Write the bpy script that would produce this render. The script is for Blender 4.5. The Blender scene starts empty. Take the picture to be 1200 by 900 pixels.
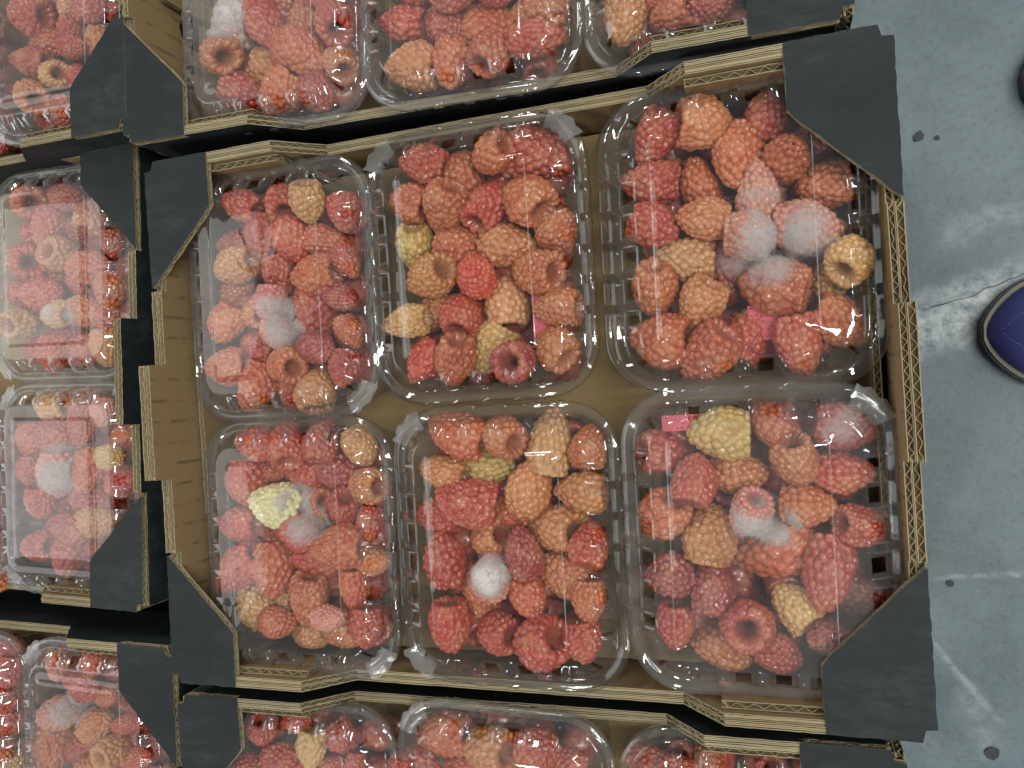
import bpy, math, random
import numpy as np
from mathutils import Vector, Matrix, Quaternion, noise

# ------------------------------------------------------------------ camera, light, exposure
S = 0.01                      # the tables below are in centimetres
Z0 = 50.0                     # height of the central punnets' rims above the floor
scene = bpy.context.scene
col = scene.collection

cam_d = bpy.data.cameras.new('camera')
cam = bpy.data.objects.new('camera', cam_d); col.objects.link(cam)
cam_d.sensor_fit = 'HORIZONTAL'; cam_d.sensor_width = 36.0; cam_d.lens = 27.0
cam_d.clip_start = 0.01; cam_d.clip_end = 60.0
_r = Vector((0.94529, -0.07187, -0.31821)); _u = Vector((0.0721, 0.99734, -0.01109)); _f = Vector((-0.31816, 0.01246, -0.94796))
CAM = Vector((13.333, 0.438, 36.534 + Z0)) * S
cam.matrix_world = Matrix(((_r.x, _u.x, -_f.x, CAM.x), (_r.y, _u.y, -_f.y, CAM.y), (_r.z, _u.z, -_f.z, CAM.z), (0, 0, 0, 1)))
scene.camera = cam

world = bpy.data.worlds.new('World'); scene.world = world; world.use_nodes = True
bg = world.node_tree.nodes['Background']
bg.inputs[0].default_value = (0.96, 0.985, 1.0, 1); bg.inputs[1].default_value = 0.17

def area(name, loc, size, energy, color, target=(0, 0, 0.5)):
    d = bpy.data.lights.new(name, 'AREA'); d.shape = 'RECTANGLE'; d.size, d.size_y = size
    d.energy = energy; d.color = color
    o = bpy.data.objects.new(name, d); col.objects.link(o); o.location = loc
    v = Vector(target) - Vector(loc)
    o.rotation_euler = v.to_track_quat('-Z', 'Y').to_euler()
    return o
# overhead tubes run along the aisle (image vertical); a broad pale source far off to the left
area('ceiling_tube', (1.35, 0.1, 2.75), (0.10, 1.8), 36, (1.0, 0.985, 0.94), (0.4, 0.1, 0))
area('ceiling_tube', (2.1, 1.7, 2.9), (0.16, 1.8), 17, (0.97, 0.985, 0.97), (0, 0.2, 0.4))
area('ceiling_tube', (2.1, -1.6, 2.9), (0.16, 1.8), 13, (0.97, 0.985, 0.97), (0, -0.2, 0.4))
area('ceiling_tube', (-0.9, 3.3, 2.9), (0.16, 1.6), 42, (1.0, 0.985, 0.95), (-0.1, 0.2, 0.4))
area('ceiling_tube', (-0.9, -3.2, 2.9), (0.16, 1.6), 42, (1.0, 0.985, 0.95), (-0.1, -0.2, 0.4))
area('bright_hall', (-5.0, 0.2, 2.35), (3.0, 6.5), 105, (1.0, 0.985, 0.95), (-0.2, 0, 0.5))

scene.view_settings.view_transform = 'Standard'; scene.view_settings.look = 'None'
scene.view_settings.exposure = 0.04; scene.view_settings.gamma = 1.0
scene.render.engine = 'CYCLES'
cy = scene.cycles
cy.use_denoising = True; cy.use_adaptive_sampling = True; cy.adaptive_threshold = 0.035; cy.max_bounces = 6; cy.transparent_max_bounces = 40
cy.diffuse_bounces = 2; cy.glossy_bounces = 2; cy.caustics_reflective = False; cy.caustics_refractive = False

# ------------------------------------------------------------------ helpers
rnd = random.Random(11)
def tag(o, label=None, cat=None, group=None, kind=None):
    if label: o['label'] = label
    if cat: o['category'] = cat
    if group: o['group'] = group
    if kind: o['kind'] = kind
    return o
def empty(name, loc, rz=0.0):
    o = bpy.data.objects.new(name, None); col.objects.link(o); o.empty_display_size = 0.02
    o.location = Vector(loc) * S; o.rotation_euler = (0, 0, rz); return o
def link(name, me, parent=None):
    o = bpy.data.objects.new(name, me); col.objects.link(o)
    if parent is not None: o.parent = parent
    return o
class MB:
    def __init__(s): s.v, s.f, s.m = [], [], []
    def add(s, vs, fs, mi=0):
        b = len(s.v); s.v += [tuple(p) for p in vs]
        for f in fs: s.f.append(tuple(b + i for i in f)); s.m.append(mi)
    def mesh(s, name, mats, smooth=False, M=None):
        me = bpy.data.meshes.new(name)
        vs = [(M @ Vector(p)) if M is not None else Vector(p) for p in s.v]
        me.from_pydata([tuple(p * S) for p in vs], [], s.f)
        for m in mats: me.materials.append(m)
        me.polygons.foreach_set('material_index', s.m)
        if smooth: me.polygons.foreach_set('use_smooth', [True] * len(s.f))
        me.update(); return me
def nz(x, y, z): return noise.noise(Vector((x, y, z)))

# ------------------------------------------------------------------ materials
def mat(name):
    m = bpy.data.materials.new(name); m.use_nodes = True
    nt = m.node_tree; nt.nodes.clear()
    out = nt.nodes.new('ShaderNodeOutputMaterial')
    return m, nt, out
class NT:
    def __init__(s, nt): s.nt = nt
    def n(s, t, **kw):
        x = s.nt.nodes.new(t)
        for k, v in kw.items(): setattr(x, k, v)
        return x
    def l(s, a, b): s.nt.links.new(a, b)
    def val(s, x, sock): 
        if hasattr(x, 'is_linked') or hasattr(x, 'links'): s.l(x, sock)
        else: sock.default_value = x
    def math(s, op, a, b=0.0, c=0.0, clamp=False):
        x = s.n('ShaderNodeMath', operation=op, use_clamp=clamp)
        s.val(a, x.inputs[0]); s.val(b, x.inputs[1]); s.val(c, x.inputs[2]); return x.outputs[0]
    def noise(s, vec, scale, detail=3.0, rough=0.55):
        x = s.n('ShaderNodeTexNoise'); x.inputs['Scale'].default_value = scale
        x.inputs['Detail'].default_value = detail; x.inputs['Roughness'].default_value = rough
        if vec is not None: s.l(vec, x.inputs['Vector'])
        return x.outputs['Fac']
    def ramp(s, fac, stops):
        x = s.n('ShaderNodeValToRGB'); e = x.color_ramp.elements
        while len(e) < len(stops): e.new(0.5)
        for q, (p, c) in zip(e, stops):
            q.position = p; q.color = (c, c, c, 1) if isinstance(c, (int, float)) else tuple(c) + (1,)
        s.l(fac, x.inputs[0]); return x.outputs[0]
    def mix(s, fac, a, b, blend='MIX'):
        x = s.n('ShaderNodeMix', data_type='RGBA', blend_type=blend)
        s.val(fac, x.inputs[0])
        for v, i in ((a, 6), (b, 7)):
            if isinstance(v, tuple): x.inputs[i].default_value = v + (1,) if len(v) == 3 else v
            else: s.l(v, x.inputs[i])
        return x.outputs[2]
    def bump(s, h, strength, dist):
        x = s.n('ShaderNodeBump'); x.inputs['Strength'].default_value = strength; x.inputs['Distance'].default_value = dist
        s.l(h, x.inputs['Height']); return x.outputs[0]
    def obj(s): return s.n('ShaderNodeTexCoord').outputs['Object']
    def geo(s): return s.n('ShaderNodeNewGeometry').outputs['Position']
    def mapv(s, vec, sc):
        x = s.n('ShaderNodeMapping'); x.inputs['Scale'].default_value = sc; s.l(vec, x.inputs[0]); return x.outputs[0]
    def pbsdf(s, color, rough, normal=None, spec=0.5, sss=0.0, sssr=None, coat=0.0):
        b = s.n('ShaderNodeBsdfPrincipled')
        s.val(color if not isinstance(color, tuple) else color + (1,), b.inputs['Base Color'])
        s.val(rough, b.inputs['Roughness']); b.inputs['Specular IOR Level'].default_value = spec
        if normal is not None: s.l(normal, b.inputs['Normal'])
        if sss: 
            b.inputs['Subsurface Weight'].default_value = sss; b.inputs['Subsurface Radius'].default_value = sssr
            b.inputs['Subsurface Scale'].default_value = 1.0
        if coat: b.inputs['Coat Weight'].default_value = coat; b.inputs['Coat Roughness'].default_value = 0.10
        return b.outputs[0]

def make_black():
    m, nt, out = mat('black_printed_card'); k = NT(nt); p = k.obj()
    a = k.noise(k.mapv(p, (30, 90, 60)), 1.0, 6, 0.7)
    b = k.noise(p, 14, 4, 0.6)
    sc = k.math('MULTIPLY', k.ramp(a, [(0.46, 0.0), (0.72, 1.0)]), k.ramp(b, [(0.38, 0.0), (0.68, 1.0)]))
    c = k.mix(b, (0.014, 0.0185, 0.019), (0.021, 0.027, 0.028))
    c = k.mix(k.math('MULTIPLY', sc, 0.42), c, (0.12, 0.14, 0.145))
    fl = k.noise(k.mapv(p, (40, 400, 400)), 1.0, 2)
    k.l(k.pbsdf(c, k.ramp(a, [(0.3, 0.6), (0.7, 0.75)]), k.bump(k.math('ADD', fl, a), 0.25, 0.0004), 0.28), out.inputs[0]); return m
def make_kraft(name, c0, c1, lines=0.0):
    m, nt, out = mat(name); k = NT(nt); p = k.obj()
    a = k.noise(p, 38, 6, 0.65); f = k.noise(k.mapv(p, (900, 900, 120)), 1.0, 3)
    b = k.noise(p, 9, 3)
    c = k.mix(a, c0, c1)
    c = k.mix(k.ramp(b, [(0.45, 0.0), (0.7, 0.45)]), c, tuple(x * 0.72 for x in c0))
    c = k.mix(k.math('MULTIPLY', f, 0.25), c, (0.12, 0.085, 0.04))
    h = f
    if lines:
        w = k.n('ShaderNodeTexWave', wave_type='BANDS', bands_direction='Y'); w.inputs['Scale'].default_value = 26.0
        w.inputs['Distortion'].default_value = 0.3; w.inputs['Detail'].default_value = 1.0; k.l(p, w.inputs[0])
        ln = k.ramp(w.outputs['Fac'], [(0.0, 1.0), (0.10, 0.0)])
        c = k.mix(k.math('MULTIPLY', ln, k.ramp(k.noise(p, 120, 2), [(0.42, 0.0), (0.6, lines)])), c, tuple(x * 0.45 for x in c0))
        h = k.math('ADD', h, k.math('MULTIPLY', w.outputs['Fac'], 1.5))
    k.l(k.pbsdf(c, 0.85, k.bump(h, 0.35, 0.0004), 0.25), out.inputs[0]); return m

def make_plastic(name, base_haze, rough, tintw=0.9, refl=0.06):
    """thin clear sheet: what is behind it, a dielectric reflection on top, and a milky film of scuffs and condensation"""
    m, nt, out = mat(name); k = NT(nt); p = k.obj(); oi = k.n('ShaderNodeObjectInfo')
    nrm = None
    lw = k.n('ShaderNodeLayerWeight'); lw.inputs['Blend'].default_value = 0.5
    fr = k.math('POWER', lw.outputs['Facing'], 4.0)
    fr = k.math('MULTIPLY_ADD', fr, 0.85, refl, clamp=True)
    tr = k.n('ShaderNodeBsdfTransparent')
    tc = k.mix(k.math('POWER', lw.outputs['Facing'], 2.5), (0.975, 0.98, 0.98), (0.62, 0.66, 0.68)); k.l(tc, tr.inputs[0])
    gl = k.n('ShaderNodeBsdfGlossy'); gl.inputs['Roughness'].default_value = rough; gl.inputs['Color'].default_value = (0.95, 0.98, 1, 1)
    m1 = k.n('ShaderNodeMixShader'); k.l(fr, m1.inputs[0]); k.l(tr.outputs[0], m1.inputs[1]); k.l(gl.outputs[0], m1.inputs[2])
    df = k.n('ShaderNodeBsdfDiffuse'); df.inputs[0].default_value = (tintw * 0.98, tintw, tintw, 1)
    tl = k.n('ShaderNodeBsdfTranslucent'); tl.inputs[0].default_value = (tintw, tintw, tintw, 1)
    dm = k.n('ShaderNodeMixShader'); dm.inputs[0].default_value = 0.35; k.l(df.outputs[0], dm.inputs[1]); k.l(tl.outputs[0], dm.inputs[2])
    big = k.noise(k.geo(), 34, 2, 0.6)
    hz = k.ramp(big, [(0.30, 0.35), (0.72, 1.0)])
    hz = k.math('MULTIPLY', hz, k.math('MULTIPLY_ADD', oi.outputs['Alpha'], 1.3, base_haze), clamp=True)
    m2 = k.n('ShaderNodeMixShader'); k.l(hz, m2.inputs[0]); k.l(m1.outputs[0], m2.inputs[1]); k.l(dm.outputs[0], m2.inputs[2])
    k.l(m2.outputs[0], out.inputs[0]); return m

def make_berry():
    m, nt, out = mat('raspberry_flesh'); k = NT(nt); p = k.obj(); oi = k.n('ShaderNodeObjectInfo')
    mp = k.n('ShaderNodeVectorMath', operation='ADD'); k.l(p, mp.inputs[0])
    cx = k.n('ShaderNodeCombineXYZ'); k.l(oi.outputs['Random'], cx.inputs[0]); k.l(oi.outputs['Random'], cx.inputs[2]); k.l(cx.outputs[0], mp.inputs[1])
    v = mp.outputs[0]
    a = k.noise(v, 95, 3, 0.55); b = k.noise(v, 420, 2, 0.6)
    c = oi.outputs['Color']
    pale = k.mix(0.5, c, (0.66, 0.34, 0.16)); dark = k.mix(1.0, c, (0.78, 0.50, 0.52), 'MULTIPLY')
    c2 = k.mix(k.ramp(a, [(0.46, 0.0), (0.68, 0.75)]), c, pale)
    c2 = k.mix(k.ramp(a, [(0.30, 0.8), (0.46, 0.0)]), c2, dark)
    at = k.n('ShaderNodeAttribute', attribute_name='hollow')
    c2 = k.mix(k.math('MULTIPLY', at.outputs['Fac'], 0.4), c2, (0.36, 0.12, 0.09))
    c2 = k.mix(k.ramp(b, [(0.35, 0.12), (0.6, 0.0)]), c2, (0.70, 0.46, 0.32))
    hair = k.noise(v, 2600, 2, 0.7)
    nrm = k.bump(k.math('ADD', b, k.math('MULTIPLY', hair, .7)), 0.22, 0.00025)
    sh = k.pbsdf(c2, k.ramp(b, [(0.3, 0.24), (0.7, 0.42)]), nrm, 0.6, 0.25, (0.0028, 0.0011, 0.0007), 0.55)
    k.l(sh, out.inputs[0]); return m

def make_mould(name, c, amt):
    m, nt, out = mat(name); k = NT(nt); p = k.geo()
    at = k.n('ShaderNodeAttribute', attribute_name='dens')
    a = k.noise(p, 330, 4, 0.7); b = k.noise(p, 120, 3, 0.6)
    al = k.math('MULTIPLY', k.ramp(k.math('ADD', k.math('MULTIPLY', a, 0.6), k.math('MULTIPLY', b, 0.5)), [(0.36, 0.08), (0.66, 1.0)]), at.outputs['Fac'])
    al = k.math('MULTIPLY', al, amt, clamp=True)
    cc = k.mix(b, c, tuple(x * 0.82 for x in c))
    d = k.n('ShaderNodeBsdfDiffuse'); k.l(cc, d.inputs[0])
    t = k.n('ShaderNodeBsdfTransparent')
    mx = k.n('ShaderNodeMixShader'); k.l(al, mx.inputs[0]); k.l(t.outputs[0], mx.inputs[1]); k.l(d.outputs[0], mx.inputs[2])
    k.l(mx.outputs[0], out.inputs[0]); return m

def make_floor():
    m, nt, out = mat('worn_concrete'); k = NT(nt); p = k.geo()
    a = k.noise(p, 3.2, 6, 0.62); b = k.noise(p, 14, 6, 0.7); f = k.noise(p, 160, 4, 0.7)
    c = k.mix(k.ramp(a, [(0.35, 0.0), (0.68, 1.0)]), (0.128, 0.170, 0.190), (0.188, 0.242, 0.265))
    c = k.mix(k.ramp(b, [(0.42, 0.0), (0.78, 0.7)]), c, (0.28, 0.34, 0.365))
    c = k.mix(k.ramp(b, [(0.26, 0.55), (0.42, 0.0)]), c, (0.11, 0.135, 0.15))
    c = k.mix(k.math('MULTIPLY', k.ramp(f, [(0.52, 0.0), (0.70, 1.0)]), 0.45), c, (0.085, 0.105, 0.115))
    sx = k.n('ShaderNodeSeparateXYZ'); k.l(p, sx.inputs[0]); X, Y = sx.outputs[0], sx.outputs[1]
    def stroke(x0, y0, x1, y1, w, wob, cc, amt, ends=True):
        """a worn mark along a line on the floor, its edge broken up by noise"""
        nonlocal c
        L = math.hypot(x1 - x0, y1 - y0); ux, uy = (x1 - x0) / L, (y1 - y0) / L
        dx = k.math('SUBTRACT', X, x0); dy = k.math('SUBTRACT', Y, y0)
        t = k.math('ADD', k.math('MULTIPLY', dx, ux), k.math('MULTIPLY', dy, uy))
        d = k.math('ADD', k.math('MULTIPLY', dx, -uy), k.math('MULTIPLY', dy, ux))
        d = k.math('ADD', d, k.math('MULTIPLY', k.math('SUBTRACT', k.noise(p, 22, 5, 0.7), 0.5), wob))
        mk = k.ramp(k.math('DIVIDE', k.math('ABSOLUTE', d), w), [(0.25, 1.0), (1.0, 0.0)])
        if ends:
            e = k.math('MULTIPLY', k.ramp(k.math('MULTIPLY_ADD', t, 1 / L, 0.0), [(0.0, 0.0), (0.12, 1.0)]), k.ramp(k.math('MULTIPLY_ADD', t, 1 / L, 0.0), [(0.85, 1.0), (1.0, 0.0)]))
            mk = k.math('MULTIPLY', mk, e)
        mk = k.math('MULTIPLY', mk, k.ramp(k.noise(p, 75, 4, 0.7), [(0.32, 0.0), (0.62, 1.0)]))
        c = k.mix(k.math('MULTIPLY', mk, amt), c, cc)
    stroke(CRK[0][0], CRK[0][1] - 0.018, CRK[1][0], CRK[1][1] - 0.018, 0.040, 0.035, (0.66, 0.72, 0.73), 0.9, False)
    for q in SCUFF: stroke(*q)
    h = k.math('ADD', k.math('MULTIPLY', b, 2.0), f)
    k.l(k.pbsdf(c, k.ramp(b, [(0.3, 0.38), (0.7, 0.62)]), k.bump(h, 0.25, 0.0025), 0.4), out.inputs[0]); return m

CRK = ((0.20, 0.037), (0.60, 0.146))
SCUFF = [(0.268, -0.275, 0.328, -0.36, 0.005, 0.012, (0.5, 0.56, 0.58), 0.4),
         (0.262, -0.262, 0.30, -0.32, 0.003, 0.004, (0.5, 0.56, 0.58), 0.5),
         (0.296, -0.315, 0.312, -0.395, 0.018, 0.03, (0.5, 0.56, 0.58), 0.3),
         (0.29, 0.125, 0.46, 0.17, 0.014, 0.05, (0.5, 0.56, 0.57), 0.35),
         (0.27, -0.213, 0.42, -0.20, 0.004, 0.02, (0.5, 0.56, 0.57), 0.5)]
BLACK = make_black()
KRAFT = make_kraft('kraft_liner', (0.275, 0.195, 0.092), (0.36, 0.265, 0.135))
KRAFTL = make_kraft('kraft_liner_ribbed', (0.275, 0.195, 0.092), (0.36, 0.265, 0.135), 0.7)
EDGE = make_kraft('torn_card_edge', (0.30, 0.24, 0.135), (0.52, 0.45, 0.29))
CORE = make_kraft('card_core', (0.13, 0.095, 0.045), (0.18, 0.13, 0.07))
CLEAR = make_plastic('clear_lid_plastic', 0.008, 0.035)
TUBM = make_plastic('clear_tub_plastic', 0.015, 0.07, 0.9, 0.075)
SHOULD = make_plastic('lid_shoulder_plastic', 0.03, 0.045, 0.8, 0.10)
CREASE = make_plastic('lid_crease_glint', 0.30, 0.10, 0.95, 0.14)  # milky haze painted on the panel's side creases in place of lamp glints
FROST = make_plastic('frosted_latch_plastic', 0.16, 0.2, 0.92)
BERRY = make_berry()
MOULD = make_mould('grey_white_mould', (0.80, 0.73, 0.70), 0.55)
FUZZ = make_mould('mould_filaments', (0.80, 0.75, 0.73), 0.3)
FLOORM = make_floor()

# ------------------------------------------------------------------ the floor
b = MB(); n = 40
b.add([(-300, -250, 0), (300, -250, 0), (300, 250, 0), (-300, 250, 0)], [(0, 1, 2, 3)])
tag(link('floor', b.mesh('floor', [FLOORM])), 'grey blue worn concrete floor with a pale crack', None, None, 'structure')

# ------------------------------------------------------------------ corrugated card
def densify(poly, step, jit, seed):
    r = random.Random(seed); out = []; eid = []
    for i, p in enumerate(poly):
        q = poly[(i + 1) % len(poly)]
        L = math.hypot(q[0] - p[0], q[1] - p[1]); k = max(1, int(L / step))
        for j in range(k):
            t = j / k; a = jit if j else jit * 0.5
            out.append((p[0] + (q[0] - p[0]) * t + r.uniform(-a, a), p[1] + (q[1] - p[1]) * t + r.uniform(-a, a))); eid.append(i)
    return out, eid
def inset(poly, d):
    n = len(poly); A = sum(poly[i][0] * poly[(i + 1) % n][1] - poly[(i + 1) % n][0] * poly[i][1] for i in range(n))
    sg = 1 if A > 0 else -1; out = []
    for i in range(n):
        p0, p1, p2 = poly[i - 1], poly[i], poly[(i + 1) % n]
        t = Vector((p2[0] - p0[0], p2[1] - p0[1])); t = t.normalized() if t.length > 1e-9 else Vector((1, 0))
        out.append((p1[0] - t.y * d * sg, p1[1] + t.x * d * sg))
    return out
def prism(mb, poly, w0, w1, mtop, mbot, mside):
    n = len(poly)
    mb.add([(x, y, w1) for x, y in poly], [tuple(range(n))], mtop)
    mb.add([(x, y, w0) for x, y in poly], [tuple(range(n))[::-1]], mbot)
    mb.add([(x, y, w0) for x, y in poly] + [(x, y, w1) for x, y in poly], [(i, (i + 1) % n, n + (i + 1) % n, n + i) for i in range(n)], mside)
def board(poly, t, fluted, front, back, seed=0, period=0.62, jit=0.03):
    """corrugated board in the u,v plane, thick along w: two liners, a dark core set back from the cut, and the wavy medium showing on the cut edges"""
    mb = MB(); P, eid = densify(poly, 0.33, jit, seed); lt = 0.042
    mats = [front, back, EDGE, CORE]
    prism(mb, P, t / 2 - lt, t / 2, 0, 2, 2)
    P2, _ = densify(poly, 0.42, jit, seed + 1)
    prism(mb, P2, -t / 2, -t / 2 + lt, 2, 1, 2)
    prism(mb, inset(P, 0.16), -t / 2 + lt, t / 2 - lt, 3, 3, 3)
    amp = t / 2 - lt - 0.012; I = inset(P, 0.2); n = len(P); s = 0.0
    r = random.Random(seed + 2)
    for i in range(n):
        p, q = Vector(P[i]), Vector(P[(i + 1) % n]); a, c = Vector(I[i]), Vector(I[(i + 1) % n])
        L = (q - p).length
        if eid[i] in fluted:
            k = max(2, int(L / (period / 14))); vs = []; fs = []
            for j in range(k + 1):
                u = j / k; sl = s + L * u; w = amp * max(.25, min(1, .85 + .75 * nz(sl * .5, seed, 0))) * math.sin(2 * math.pi * sl / period + 1.4 * nz(sl * .45, seed, 5) + .5 * nz(sl * 2.2, seed, 9)) + .02 * nz(sl * 3, seed, 3)
                o = p.lerp(q, u); ii = a.lerp(c, u)
                for th in (0.013, -0.013): vs += [(o.x, o.y, w + th), (ii.x, ii.y, w + th)]
                if j: 
                    z = 4 * j; y = z - 4
                    fs += [(y, z, z + 1, y + 1), (y + 2, y + 3, z + 3, z + 2), (y, y + 2, z + 2, z)]
            mb.add(vs, fs, 2)
        else:
            # cut along the flutes: the medium shows as plain plies
            for w in (amp * 0.35, -amp * 0.45):
                mb.add([(p.x, p.y, w + .03), (q.x, q.y, w + .03), (c.x, c.y, w + .03), (a.x, a.y, w + .03),
                        (p.x, p.y, w - .03), (q.x, q.y, w - .03), (c.x, c.y, w - .03), (a.x, a.y, w - .03)], [(0, 1, 2, 3), (4, 7, 6, 5), (0, 4, 5, 1)], 2)
        s += L
    return mb, mats

TX, TY = 19.5, 14.9
def build_tray():
    """list of (name, mesh) in tray coordinates: z = 0 under the tray, corner gussets at 6.3"""
    parts = []
    XZ = Matrix(((1, 0, 0, 0), (0, 0, -1, 0), (0, 1, 0, 0), (0, 0, 0, 1)))      # u->x, v->z, w->-y
    YZ = Matrix(((0, 0, 1, 0), (1, 0, 0, 0), (0, 1, 0, 0), (0, 0, 0, 1)))       # u->y, v->z, w->x
    mb, ms = board([(-TX + .7, -TY + .7), (TX - .7, -TY + .7), (TX - .7, TY - .7), (-TX + .7, TY - .7)], 0.4, set(), KRAFT, BLACK, 1)
    parts.append(('base', mb.mesh('base', ms, M=Matrix.Translation((0, 0, 0.2)))))
    notch = [(-7.4, 0), (-7.3, 1.2), (-6.9, 1.9), (-6.3, 2.1), (-5.7, 1.8), (-5.4, 1.1), (-5.3, 0)]
    def endp(tab, dz, nt):
        return [(-TY + .3, 0)] + (notch if nt else []) + [(TY - .3, 0), (TY - .3, 5.8), (7.5, 5.8), (7.5, 6.25 + dz), (3.25, 6.25 + dz), (3.2, tab), (-3.2, tab), (-3.25, 6.25 + dz), (-7.5, 6.25 + dz), (-7.5, 5.8), (-TY + .3, 5.8)]
    for sx in (-1, 1):
        o = endp(7.5, 0, True); mb, ms = board(o, 0.34, set(range(len(o))) , KRAFT if sx < 0 else BLACK, BLACK if sx < 0 else KRAFT, 10 + sx, 0.66)
        parts.append(('end_wall', mb.mesh('end_wall', ms, M=Matrix.Translation((sx * (TX - .17), 0, 0)) @ YZ)))
        o = endp(7.42, -0.06, True); mb, ms = board(o, 0.30, set(range(len(o))), KRAFTL, KRAFTL, 14 + sx, 0.5)
        parts.append(('inner_ply', mb.mesh('inner_ply', ms, M=Matrix.Translation((sx * (TX - .50), 0, 0)) @ YZ)))
        o = [(-5.6, .45), (5.2, .45), (5.2, 4.1), (3.0, 4.15), (-5.6, 4.0)]
        mb, ms = board(o, 0.32, {2, 3}, KRAFT, KRAFT, 20 + sx, 0.5)
        parts.append(('inner_liner', mb.mesh('inner_liner', ms, M=Matrix.Translation((sx * (TX - 1.15), 0, 0)) @ YZ)))
    for sy in (-1, 1):
        def sidep(d): return [(-TX + .7, 0), (TX - .7, 0), (TX - .7, 5.8), (15.35, 5.8), (15.3, 6.2 - d), (11.0, 6.2 - d), (9.0, 4.15 - d), (-8.8, 4.1 - d), (-11.0, 6.2 - d), (-15.3, 6.2 - d), (-15.35, 5.8), (-TX + .7, 5.8)]
        o = sidep(0); mb, ms = board(o, 0.3, {5, 7}, BLACK if sy < 0 else KRAFT, KRAFT if sy < 0 else BLACK, 30 + sy)
        parts.append(('side_wall', mb.mesh('side_wall', ms, M=Matrix.Translation((0, sy * (TY - .15), 0)) @ XZ)))
        o = sidep(0.07); mb, ms = board(o, 0.26, {5, 7}, KRAFT, KRAFT, 34 + sy, 0.5)
        parts.append(('inner_ply', mb.mesh('inner_ply', ms, M=Matrix.Translation((0, sy * (TY - .44), 0)) @ XZ)))
        for sx in (-1, 1):
            o = [(sx * 10.9, .45), (sx * 15.5, .45), (sx * 15.5, 5.75), (sx * 10.9, 5.75)]
            if sx < 0: o = o[::-1]
            mb, ms = board(o, 0.36, {0, 1, 2, 3}, KRAFT, KRAFT, 40 + sx + 3 * sy, 0.7)
            parts.append(('corner_flap', mb.mesh('corner_flap', ms, M=Matrix.Translation((0, sy * (TY - .80), 0)) @ XZ)))
    for sx in (-1, 1):
        for sy in (-1, 1):
            o = [(TX, TY - .55), (TX - .45, TY - .5), (TX - .6, TY), (15.2, TY), (15.2, 12.0), (15.5, 11.6), (TX - .15, 7.75), (TX, 7.7)]
            o = [(sx * x, sy * y) for x, y in o]
            if sx * sy > 0: pass
            else: o = o[::-1]
            mb, ms = board(o, 0.36, set(range(8)), BLACK, KRAFT, 50 + sx + 3 * sy, 0.55, 0.028)
            for i, (x, y, z) in enumerate(mb.v):                      # corners sag a little towards their free edge
                d = (TX - abs(x)) + (TY - abs(y)); mb.v[i] = (x, y, z - 0.014 * d)
            parts.append(('corner_gusset', mb.mesh('corner_gusset', ms, M=Matrix.Translation((0, 0, 6.12)))))
    return parts
TRAY = build_tray()
RIM = 5.0        # punnet rims stand this far above the tray's underside
TRAYS = {   # centre x, y, height offset of the rims, turn in degrees, label
 'c': (-0.5, 0.0, 0.0, -0.75, 'black and brown cardboard tray in the middle, all six of its punnets in full view'),
 't': (-1.2, 30.70, 0.0, -1.9, 'black and brown cardboard tray behind the middle one, cut by the top of the picture'),
 'b': (-1.9, -30.95, -1.4, -0.4, 'black and brown cardboard tray in front of the middle one, cut by the bottom edge'),
 'l': (-42.95, 4.5, -2.3, -3.1, 'black and brown cardboard tray left of the middle one, two punnets in view'),
 'lt': (-39.9, 32.9, 0.0, -1.6, 'black and brown cardboard tray in the upper left corner, one black corner in view'),
 'lb': (-42.35, -27.7, -2.3, -2.2, 'black and brown cardboard tray in the lower left corner beside a dark gap'),
}
for key, (x, y, dz, rz, lab) in TRAYS.items():
    t = empty('cardboard_tray', (x, y, Z0 - RIM + dz), math.radians(rz))
    tag(t, lab, 'cardboard tray', 'trays stacked side by side')
    for nm, me in TRAY: link(nm, me, t)
# the lower trays of the stacks, only dark sides in the gaps
b = MB()
for key, (x, y, dz, rz, lab) in TRAYS.items():
    top = Z0 - RIM + dz - 0.1; R = Matrix.Rotation(math.radians(rz), 3, 'Z'); lv = 0
    while top > 0.5:
        h = min(6.1, top - 0.02); jx, jy = rnd.uniform(-.25, .1), rnd.uniform(-.2, .2)
        vs = []
        for z in (top - h, top):
            for cx, cy_ in ((-1, -1), (1, -1), (1, 1), (-1, 1)):
                p = R @ Vector((cx * (TX - .4) + jx, cy_ * (TY - .4) + jy, 0)); vs.append((x + p.x, y + p.y, z))
        b.add(vs, [(0, 3, 2, 1), (4, 5, 6, 7), (0, 1, 5, 4), (1, 2, 6, 5), (2, 3, 7, 6), (3, 0, 4, 7)])
        top -= 6.25
tag(link('lower_trays', b.mesh('lower_trays', [BLACK])), 'black sides of the lower stacked trays in the dark gaps', 'cardboard tray', None, 'stuff')

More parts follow.
